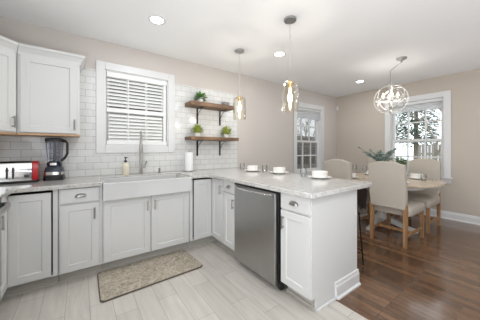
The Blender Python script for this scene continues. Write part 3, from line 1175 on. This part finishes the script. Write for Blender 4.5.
for (x, y, lab) in ((.631, 2.322, 'round recessed ceiling light above the sink'),
                    (2.224, 2.173, 'round recessed ceiling light beside the near pendant rod'),
                    (4.391, 2.151, 'round recessed ceiling light nearest the dining window'),
                    (.7, -.2, None), (2.3, -.3, None), (4.3, -.4, None)):  # unlabelled lamps are unseen, added behind the viewer for light
    e = thing('recessed_light', lab or 'added recessed ceiling light, unseen behind the viewer', 'ceiling light', (x, y, H), 'recessed ceiling lights')
    MB().lathe([(.062, -.004), (.085, -.004), (.088, -.0005), (.062, -.0005), (.062, -.004)], (0, 0, 0), 28).build('trim_ring', M['trim'], e, smooth=True)
    MB().lathe([(0, -.006), (.06, -.004), (.062, -.001), (0, -.001)], (0, 0, 0), 28).build('lens', M['led'], e, smooth=True)
    light('lamp', 'AREA', (0, 0, -.012), LAMP_W, e, (.95, 1, 1.04), .12)


def pendant(label, x, y, ztop, zbot):
    e = thing('pendant_light', label, 'pendant light', (x, y, H), 'glass jar pendants over the peninsula')
    MB().lathe([(0, -.022), (.058, -.021), (.063, -.016), (.064, -.001), (0, -.001)], (0, 0, 0), 24).build('canopy', M['steel'], e, smooth=True)
    zt, zb = ztop - H, zbot - H
    MB().cyl((0, 0, -.03), (0, 0, zt + .02), .003, n=8).build('rod', M['cord'], e, smooth=True)
    MB().lathe([(0, zt + .028), (.012, zt + .026), (.016, zt + .012), (.034, zt + .006), (.034, zt - .004), (.022, zt - .006), (.022, zt - .05), (0, zt - .05)], (0, 0, 0), 18).build('socket', M['brass'], e, smooth=True)
    r = .084
    MB().lathe([(.034, zt + .002), (r - .02, zt - .002), (r - .005, zt - .012), (r, zt - .03), (r, zb + .004), (r - .004, zb),
                (r - .006, zb + .004), (r - .005, zt - .03), (r - .022, zt - .007), (.034, zt - .003)], (0, 0, 0), 32).build('glass_jar', M['glass_pend'], e, smooth=True)
    b = MB().lathe([(0, zb + .02), (.007, zb + .026), (.0095, zb + .05), (.0095, zt - .08), (.009, zt - .055), (0, zt - .05)], (0, 0, 0), 14)
    b.build('bulb', M['glow'], e, smooth=True)
    light('bulb_light', 'POINT', (.0, .0, (zt + zb) / 2), PEND_W, e, (1, .96, .90), .03)


pendant('glass jar pendant farther from the viewer, near the wooden shelves', 1.715, 2.404, 1.915, 1.622)
pendant('glass jar pendant nearer the viewer, over the middle of the peninsula', 1.712, 1.527, 1.900, 1.608)

# orb chandelier, its chain swagged from the ceiling plate toward the table
gc = Vector((3.855, 1.432, 1.99))
GR = .228
e = thing('orb_chandelier', 'silver orb chandelier with lit candle bulbs above the dining table', 'chandelier', (gc.x, gc.y, gc.z + GR))
cp = Vector((3.745, 1.25, H))
m = MB().lathe([(0, -.03), (.05, -.026), (.066, -.012), (.066, -.001), (0, -.001)], cp, 24)
m.cyl(cp + Vector((0, 0, -.06)), cp + Vector((0, 0, -.028)), .012, n=10)
m.build('canopy', M['steel'], e, world=True, smooth=True)
MB().cyl(cp + Vector((0, 0, -.055)), Vector((gc.x, gc.y, 2.425)), .006, n=8).build('arm', M['nickel'], e, world=True, smooth=True)
MB().tube([Vector((gc.x, gc.y, 2.43)), Vector((gc.x, gc.y, gc.z + GR - .01))], .005, 8).build('chain', M['nickel'], e, world=True, smooth=True)


def ring(rx, tilt, rotz, w=.018, t=.006, n=56):
    R = Matrix.Rotation(rotz, 3, 'Z') @ Matrix.Rotation(tilt, 3, 'X')
    vs, fs = [], []
    for k in range(n):
        a = 2 * PI * k / n
        for r, z in ((rx, -w / 2), (rx, w / 2), (rx - t, w / 2), (rx - t, -w / 2)):
            vs.append(gc + R @ Vector((r * math.cos(a), r * math.sin(a), z)))
    for k in range(n):
        for j in range(4):
            a, b = k * 4 + j, k * 4 + (j + 1) % 4
            c, d = ((k + 1) % n) * 4 + (j + 1) % 4, ((k + 1) % n) * 4 + j
            fs.append((a, d, c, b))
    return MB().add(vs, fs)


for rr, tl, rz in ((GR, PI / 2, .3), (GR - .008, PI / 2, .3 + PI / 2), (GR - .016, math.radians(62), 1.2), (GR - .016, math.radians(-62), 1.2), (GR - .024, 0, 0)):
    ring(rr, tl, rz).build('orb_ring', M['orb'], e, world=True, smooth=True)
m = MB().cyl(gc + Vector((0, 0, -.12)), gc + Vector((0, 0, GR)), .007, n=8)
m.ball(gc + Vector((0, 0, -.12)), .02)
m.build('stem', M['nickel'], e, world=True, smooth=True)
for k in range(4):
    a = .55 + k * PI / 2
    d = Vector((math.cos(a), math.sin(a), 0))
    p = gc + d * .095
    am = MB().tube([gc + Vector((0, 0, -.11)), gc + d * .05 + Vector((0, 0, -.125)), p + Vector((0, 0, -.10)), p + Vector((0, 0, -.05))], .005, 8)
    am.lathe([(0, -.05), (.02, -.048), (.022, -.04), (.009, -.038), (.009, .02), (0, .02)], p, 12)
    am.build('candle_arm', M['nickel'], e, world=True, smooth=True)
    MB().lathe([(0, .021), (.010, .024), (.017, .05), (.012, .08), (.003, .105), (0, .107)], p, 12).build('candle_bulb', M['candle'], e, world=True, smooth=True)
    light('bulb_light', 'POINT', p + Vector((0, 0, .05)) - Vector(e.location), CHAND_W, e, (1, .96, .90), .02)

# motion sensor in the corner
e = thing('motion_sensor', 'small white motion sensor high in the dining room corner', 'sensor', (XR - .02, D - .035, 2.20))
loft(MB(), [rrect(.04, .045, 0, .012), rrect(.052, .055, .02, .014), rrect(.052, .055, .075, .014), rrect(.044, .048, .09, .012)]).build('housing', M['trim'], e, smooth=True)
MB().ball((-.024, -.014, .035), .012, .014, .018).build('lens', M['ceramic'], e, smooth=True)
e.rotation_euler = (0, 0, 0)
e.location = (XR - .032, D - .034, 2.20)

# ------------------------------------------------------------------ table settings on the peninsula
PG, BG, GG = 'white plates', 'white straight-sided bowls', 'stemless glasses'


def plate_proto(loc, label, group):
    e = thing('dinner_plate', label, 'plate', loc, group)
    MB().lathe([(0, 0), (.07, 0), (.075, .004), (.122, .014), (.124, .017), (.118, .017), (.075, .008), (0, .007)], (0, 0, 0), 32).build('dish', M['ceramic'], e, smooth=True)
    return e


def bowl_proto(loc, label, group):
    e = thing('bowl', label, 'bowl', loc, group)
    MB().lathe([(0, 0), (.070, 0), (.077, .006), (.083, .066), (.080, .068), (.073, .010), (0, .008)], (0, 0, 0), 32).build('dish', M['ceramic'], e, smooth=True)
    return e


def glass_proto(loc, label, group):
    e = thing('drinking_glass', label, 'glass', loc, group)
    MB().lathe([(0, 0), (.024, 0), (.034, .02), (.039, .05), (.034, .10), (.032, .10), (.037, .05), (.032, .022), (.022, .006), (0, .006)], (0, 0, 0), 22).build('cup', M['glass_clear'], e, smooth=True)
    return e


CTZ = .9146
pp, bp_, gp = None, None, None
spots = [((2.13, 1.475), (2.085, 1.66), 'nearest the viewer'), ((2.12, 2.075), (2.03, 2.26), 'in the middle of the peninsula'), ((2.03, 2.52), (2.02, 2.76), 'by the tiled wall')]
for k, (a, g, w) in enumerate(spots):
    lp = 'white plate under a bowl on the granite peninsula, ' + w
    lb = 'white bowl on a plate on the granite peninsula, ' + w
    lg = 'clear stemless glass on the granite peninsula, ' + w
    if k == 0:
        pp = plate_proto((*a, CTZ), lp, PG)
        bp_ = bowl_proto((*a, CTZ + .0072), lb, BG)
        gp = glass_proto((*g, CTZ), lg, GG)
    else:
        place_copy(pp, False, (*a, CTZ), 0, lp)
        place_copy(bp_, False, (*a, CTZ + .0072), 0, lb)
        place_copy(gp, False, (*g, CTZ), 0, lg)

# ------------------------------------------------------------------ bar stool tucked under the counter
e = thing('bar_stool', 'low-backed dark stool on thin black legs tucked under the peninsula', 'stool', (2.27, 1.36, 0))
sx, sy = 2.27, 1.36
sq = [Vector((sx + p.x, sy + p.y, .0)) for p in rrect(.40, .42, 0, .06, 5)]
loft(MB(), [[p + Z * .585 for p in sq], [p + Z * .60 for p in sq], [Vector((sx + (p.x - sx) * .94, sy + (p.y - sy) * .94, .63)) for p in sq]]).build('seat', M['leather'], e, world=True, smooth=True)
bk = []
for zz, xo in ((.62, .19), (.66, .205), (.80, .235), (.825, .24)):
    lp = []
    ns = 10
    for k in range(ns + 1):
        t = -1 + 2 * k / ns
        lp.append(Vector((sx + xo - .05 * t * t, sy + .235 * t, zz - .02 * abs(t) ** 6)))
    for k in range(ns, -1, -1):
        t = -1 + 2 * k / ns
        lp.append(Vector((sx + xo + .022 - .05 * t * t, sy + .235 * t, zz - .02 * abs(t) ** 6)))
    bk.append(lp)
loft(MB(), bk).build('backrest', M['leather'], e, world=True, smooth=True)
ft = []
for ax, ay in ((-1, -1), (1, -1), (1, 1), (-1, 1)):
    top, bot = Vector((sx + ax * .15, sy + ay * .16, .584)), Vector((sx + ax * .18, sy + ay * .195, .004))
    MB().cyl(bot, top, .0085, n=8).build('leg', M['iron'], e, world=True, smooth=True)
    ft.append(bot.lerp(top, .26))
MB().tube(ft, .006, 8, closed=True).build('footrest', M['iron'], e, world=True, smooth=True)

# ------------------------------------------------------------------ dining table
TCX, TCY, TZ = 3.98, 1.60, .76


def sup(a, b, n=64, p=2.9, z=0.0, c=(TCX, TCY)):
    out = []
    for k in range(n):
        t = 2 * PI * k / n
        ct_, st_ = math.cos(t), math.sin(t)
        out.append(Vector((c[0] + a * math.copysign(abs(ct_) ** (2 / p), ct_), c[1] + b * math.copysign(abs(st_) ** (2 / p), st_), z)))
    return out


e = thing('dining_table', 'oval pale wood dining table on a white pedestal by the windows', 'table', (TCX, TCY, 0))
loft(MB(), [sup(.57, .725, z=.726), sup(.596, .752, z=.734), sup(.60, .755, z=.752), sup(.592, .748, z=TZ)]).build('top', M['oak_top'], e, world=True, smooth=True)
loft(MB(), [sup(.40, .55, z=.66), sup(.40, .55, z=.7215)]).build('apron', M['whitewash'], e, world=True, smooth=True)
MB().lathe([(0, .10), (.095, .10), (.105, .14), (.07, .19), (.062, .24), (.09, .32), (.105, .42), (.085, .52), (.06, .56), (.10, .60), (.13, .6595), (0, .6595)], (TCX, TCY, 0), 24).build('pedestal', M['whitewash'], e, world=True, smooth=True)
for k in range(4):
    a = k * PI / 2
    d = Vector((math.cos(a), math.sin(a), 0))
    s = Vector((-d.y, d.x, 0))
    prof = [(.06, .10), (.14, .15), (.26, .115), (.37, .07), (.46, .055), (.48, .03), (.47, .001), (.40, .001), (.36, .015), (.24, .045), (.12, .07), (.06, .07)]
    poly = [Vector((TCX, TCY, 0)) + d * r + Z * z - s * .036 for r, z in prof]
    MB().extrude(poly[::-1], s * .072).build('foot', M['whitewash'], e, world=True, bevel=.008)


# ------------------------------------------------------------------ dining chairs
def make_chair():
    e = thing('dining_chair', '', 'chair', (0, 0, 0), 'linen dining chairs round the table')
    # chair faces +x
    o = MB()
    n = 12
    sq = lambda w, d, z, r=.045: [p + Vector((0.0, 0, 0)) for p in rrect(d, w, z, r, 5)]
    loft(o, [sq(.445, .53, .375, .04), sq(.47, .55, .39), sq(.475, .555, .455), sq(.455, .535, .488), sq(.38, .46, .505), sq(.2, .26, .512)])
    for v in o.v:
        v.x += .045
    o.build('seat', M['linen'], e, smooth=True, angle=60)
    # camel-back upholstered backrest
    hw = .212

    def topz(t):
        s = abs(t)
        return 1.072 - .006 * s * s - .030 / (1 + math.exp(-(s - .62) * 13)) - .004 * max(0, s - .9) * 10
    N = 22
    fr, bk = [], []
    outl = [(-hw * .93, .47), (-hw, .60)]
    for k in range(N + 1):
        t = -1 + 2 * k / N
        outl.append((hw * t, topz(t)))
    outl += [(hw, .60), (hw * .93, .47)]
    rake = lambda z: -.245 - .115 * max(0, (z - .5)) ** 1.1 / .57 ** .1 * 1.0
    F1 = [Vector((rake(z), y, z)) for y, z in outl]
    B1 = [Vector((rake(z) - .075, y, z)) for y, z in outl]
    k = len(outl)
    MB().add(F1 + B1, [tuple(range(k)), tuple(range(k, 2 * k))[::-1]] + [(i, i + k, (i + 1) % k + k, (i + 1) % k) for i in range(k)]).build('backrest', M['linen'], e, bevel=.010, seg=3)
    for s in (-1, 1):
        MB().beam((.285, s * .205, 0), (.275, s * .205, .376), .034, .034, .046, .046, up=(1, 0, 0)).build('leg', M['oak'], e, bevel=.004)
        m = MB()
        m.beam((-.305, s * .195, 0), (-.285, s * .195, .30), .036, .036, .044, .044, up=(1, 0, 0))
        m.beam((-.285, s * .195, .30), (-.292, s * .195, .53), .044, .044, .044, .044, up=(1, 0, 0))
        m.build('leg', M['oak'], e, bevel=.003)
        MB().beam((-.285, s * .20, .145), (.272, s * .205, .145), .022, .034).build('stretcher', M['oak'], e, bevel=.003)
    MB().beam((-.08, -.19, .145), (-.08, .19, .145), .022, .034).build('stretcher', M['oak'], e, bevel=.003)
    return e


chair = make_chair()
chair_spots = [((3.575, 1.25, 0), 0, 'beige linen dining chair nearest the viewer, seen from behind'),
               ((3.575, 1.93, 0), 0, 'beige linen dining chair just beyond the peninsula plates, by the room corner'),
               ((4.395, 1.25, 0), PI, 'beige linen dining chair in front of the window, right end of the table'),
               ((4.395, 1.93, 0), PI, 'beige linen dining chair mostly hidden behind the greenery')]
for k, (l, rz, lab) in enumerate(chair_spots):
    place_copy(chair, k == 0, l, rz, lab)

# settings on the dining table
TZ1 = TZ + .0006
for (x, y), w in (((3.62, 1.25), 'before the chair nearest the viewer'), ((3.62, 1.93), 'before the chair beyond the peninsula'),
                  ((4.34, 1.25), 'before the window chair'), ((4.34, 1.93), 'behind the greenery')):
    p = place_copy(pp, False, (x, y, TZ1), 0, 'white plate on the dining table ' + w)
    p['group'] = 'plates on the dining table'
    c = place_copy(bp_, False, (x, y, TZ1 + .0072), 0, 'white bowl on the dining table ' + w)
    c['group'] = 'bowls on the dining table'


def wine_glass(loc, label):
    e = thing('wine_glass', label, 'glass', loc, 'wine glasses on the dining table')
    MB().lathe([(0, 0), (.034, 0), (.034, .003), (.005, .007), (.004, .09), (.02, .10), (.037, .13), (.036, .17), (.03, .205), (.0285, .205), (.0345, .17), (.0355, .13), (.018, .103), (0, .098)], (0, 0, 0), 20).build('cup', M['glass_clear'], e, smooth=True)
    return e


wg = wine_glass((3.70, 1.74, TZ1), 'tall wine glass on the dining table left of the nearest chair')
place_copy(wg, False, (3.86, 1.98, TZ1), 0, 'tall wine glass on the dining table beyond the greenery')
t = place_copy(gp, False, (4.13, 1.10, TZ1), 0, 'short clear glass on the dining table right of the nearest chair')
t['group'] = 'short glasses on the dining table'
e = thing('cutlery_set', 'fork and knife on the dining table right of the window plate', 'cutlery', (4.40, 1.07, TZ1), rz=.1)
MB().box(-.09, .0, -.008, .008, .0, .003).box(.0, .06, -.012, .012, .0, .003).build('fork', M['steel'], e)
MB().box(-.09, .01, -.038, -.026, .0, .003).box(.01, .10, -.04, -.024, .0, .002).build('knife', M['steel'], e)

# vase with eucalyptus
e = thing('eucalyptus_vase', 'grey-green eucalyptus branches in a pale vase on the dining table', 'plant', (3.98, 1.60, TZ1))
MB().lathe([(0, 0), (.055, 0), (.075, .04), (.078, .09), (.05, .15), (.034, .18), (.04, .20), (.035, .20), (.028, .18), (.04, .15), (.068, .09), (.065, .04), (0, .012)], (0, 0, 0), 24).build('vase', M['ceramic'], e, smooth=True)
st, lf = MB(), MB()
rg = Vector((math.cos(YAW), -math.sin(YAW), 0))
fwd = Vector((math.sin(YAW), math.cos(YAW), 0))
branches = [(-.37, .04, .30, 1), (-.30, .0, .22, 0), (.27, .05, .27, 0)]
for k in range(24):
    branches.append((random.uniform(-.2, .22), random.uniform(-.18, .18), random.uniform(.08, .27), 0))
for (a, b, h, sparse) in branches:
    tip = rg * a + fwd * b + Vector((0, 0, .20 + h))
    p0 = Vector((0, 0, .15))
    p1 = tip * .35 + Vector((0, 0, .22))
    pts = []
    for k in range(9):
        t = k / 8
        pts.append(p0 * (1 - t) ** 2 + p1 * 2 * t * (1 - t) + tip * t * t)
    st.tube(pts, .0025, 5)
    for k in range(1, 15):
        t = .35 + .65 * k / 14
        if sparse and t < .9 and t > .7:
            continue
        q = p0 * (1 - t) ** 2 + p1 * 2 * t * (1 - t) + tip * t * t
        for s in range(3):
            ra = random.uniform(0, 2 * PI)
            d = Vector((math.cos(ra), math.sin(ra), random.uniform(-.3, .7)))
            lf.leaf(q, d, (random.uniform(-1, 1), random.uniform(-1, 1), 1), random.uniform(.026, .042), random.uniform(.018, .027))
st.build('stems', M['stem'], e)
lf.build('foliage', M['euc'], e)

# ------------------------------------------------------------------ outdoors
GZ = -.55
struct(MB().box(-8, 40, D + TW + .02, 40, GZ - .1, GZ).box(XR + TW + .02, 40, -20, D + TW + .02, GZ - .1, GZ).build('ground', M['lawn']))
struct(MB().box(19, 25, -20, 40, GZ, GZ + .02).build('street', M['road']))


def blob_tree(name, label, loc, trunk_h, trunk_r, crown, mat, n, leaf, group=None):
    """crown: list of (z, radius) levels of a conical crown"""
    e = thing(name, label, 'tree', loc, group)
    top = crown[-1][0]
    MB().tube([(0, 0, 0), (.03, .02, trunk_h * .5), (0, 0, top * .9)], [trunk_r, trunk_r * .8, trunk_r * .2], 10).build('trunk', M['bark'], e, smooth=True)
    m = MB()
    for k in range(n):
        t = random.random()
        i = min(int(t * (len(crown) - 1)), len(crown) - 2)
        u = t * (len(crown) - 1) - i
        z = crown[i][0] * (1 - u) + crown[i + 1][0] * u
        r = crown[i][1] * (1 - u) + crown[i + 1][1] * u
        a = random.uniform(0, 2 * PI)
        rr = r * math.sqrt(random.uniform(.1, 1))
        p = Vector((rr * math.cos(a), rr * math.sin(a), z + random.uniform(-.2, .2)))
        d = Vector((math.cos(a), math.sin(a), random.uniform(-.7, .3)))
        m.leaf(p, d, (0, 0, 1), leaf * random.uniform(.7, 1.3), leaf * .45)
    m.build('crown', mat, e)
    return e


EG = 'trees outside the dining windows'
blob_tree('evergreen_tree', 'dark evergreen tree in the middle of the window behind the table', (15.8, 4.55, GZ), 2.5, .16,
          [(2.1, .95), (3.6, .95), (5.5, .8), (7.5, .3), (8, .05)], M['needle'], 4600, .24, EG)
blob_tree('evergreen_tree', 'far evergreen seen in the left panes of the window behind the table', (30, 11.8, GZ), 2.5, .2,
          [(1.0, 1.2), (3, 1.1), (4.2, .6), (5, .1)], M['needle'], 900, .34, EG)
blob_tree('leafy_bush', 'low green bush in the lower panes of the window behind the table', (11.5, 4.0, GZ), .5, .05,
          [(.15, .8), (.7, .8), (1.1, .5), (1.3, .1)], M['bush'], 900, .2, EG)


def bare_tree(label, loc, h, seed):
    rnd = random.Random(seed)
    e = thing('bare_tree', label, 'tree', loc, EG)
    m = MB()

    def grow(p, d, L, r, lev):
        q = p + d * L
        mid = p + d * L * .5 + Vector((rnd.uniform(-.05, .05), rnd.uniform(-.05, .05), 0)) * L
        m.tube([p, mid, q], [r, r * .85, r * .7], 6 if lev > 1 else 5)
        if lev <= 0:
            return
        for _ in range(3):
            nd = (d + Vector((rnd.uniform(-.8, .8), rnd.uniform(-.8, .8), rnd.uniform(-.15, .5)))).normalized()
            grow(p + d * L * rnd.uniform(.55, 1.0), nd, L * rnd.uniform(.55, .75), r * .6, lev - 1)
    grow(Vector((0, 0, 0)), Vector((0, 0, 1)), h, .055, 4)
    m.build('trunk', M['bark'], e, smooth=True)
    return e


bare_tree('bare leafless tree outside the window in the sink wall', (11.0, 8.25, GZ), 2.0, 3)
bare_tree('bare leafless tree at the right side of the window behind the table', (12.2, 2.8, GZ), 2.2, 5)
bare_tree('bare leafless tree at the left side of the window behind the table', (17.5, 6.6, GZ), 2.2, 8)

# low house across the way, in the sink-wall dining window
e = thing('neighbour_house', 'low grey house with dark windows beyond the sink-wall dining window', 'house', (14.0, 11.0, GZ))
MB().box(-3.2, 3.2, 0, 3, 0, 2.1).build('siding', M['siding'], e)
MB().extrude([Vector((-3.5, -.35, 2.1)), Vector((-3.5, 1.5, 2.9)), Vector((-3.5, 3.35, 2.1))], (7, 0, 0)).build('roof', M['roof'], e)
for k in range(7):
    xx = -2.7 + .9 * k
    f = MB().box(xx - .42, xx + .42, -.05, -.002, .55, 2.0).build('window_frame', M['trim'], e)
    m = MB()
    for a in (-.38, .02):
        for b in (.59, 1.29):
            m.box(xx + a, xx + a + .36, -.06, -.051, b, b + .67)
    m.build('window_panes', M['dark_pane'], f)
# brick house right behind the sink window
e = thing('brick_house', 'brown brick neighbour house glimpsed between the blind slats', 'house', (.6, D + 3.2, GZ))
MB().box(-4.0, 2.2, 0, 4, 0, 5.4).build('brick_wall', M['darksiding'], e)
MB().extrude([Vector((-4.3, -.35, 5.4)), Vector((-4.3, 2, 6.8)), Vector((-4.3, 4.35, 5.4))], (6.8, 0, 0)).build('roof', M['roof'], e)
# fence in the right-hand panes
e = thing('board_fence', 'weathered grey board fence outside the right panes of the dining window', 'fence', (14, 2.7, GZ))
m = MB()
for k in range(22):
    m.box(-.012, .012, -1.6 + k * .13, -1.6 + k * .13 + .112, .05, 2.0 + .02 * (k % 3))
m.build('boards', M['fence'], e)
MB().box(.013, .06, -1.6, 1.25, .4, .5).box(.013, .06, -1.6, 1.25, 1.5, 1.6).build('rails', M['fence'], e)
for k in range(2):
    MB().box(.061, .15, -1.5 + k * 2.1, -1.41 + k * 2.1, 0, 2.1).build('post', M['fence'], e)
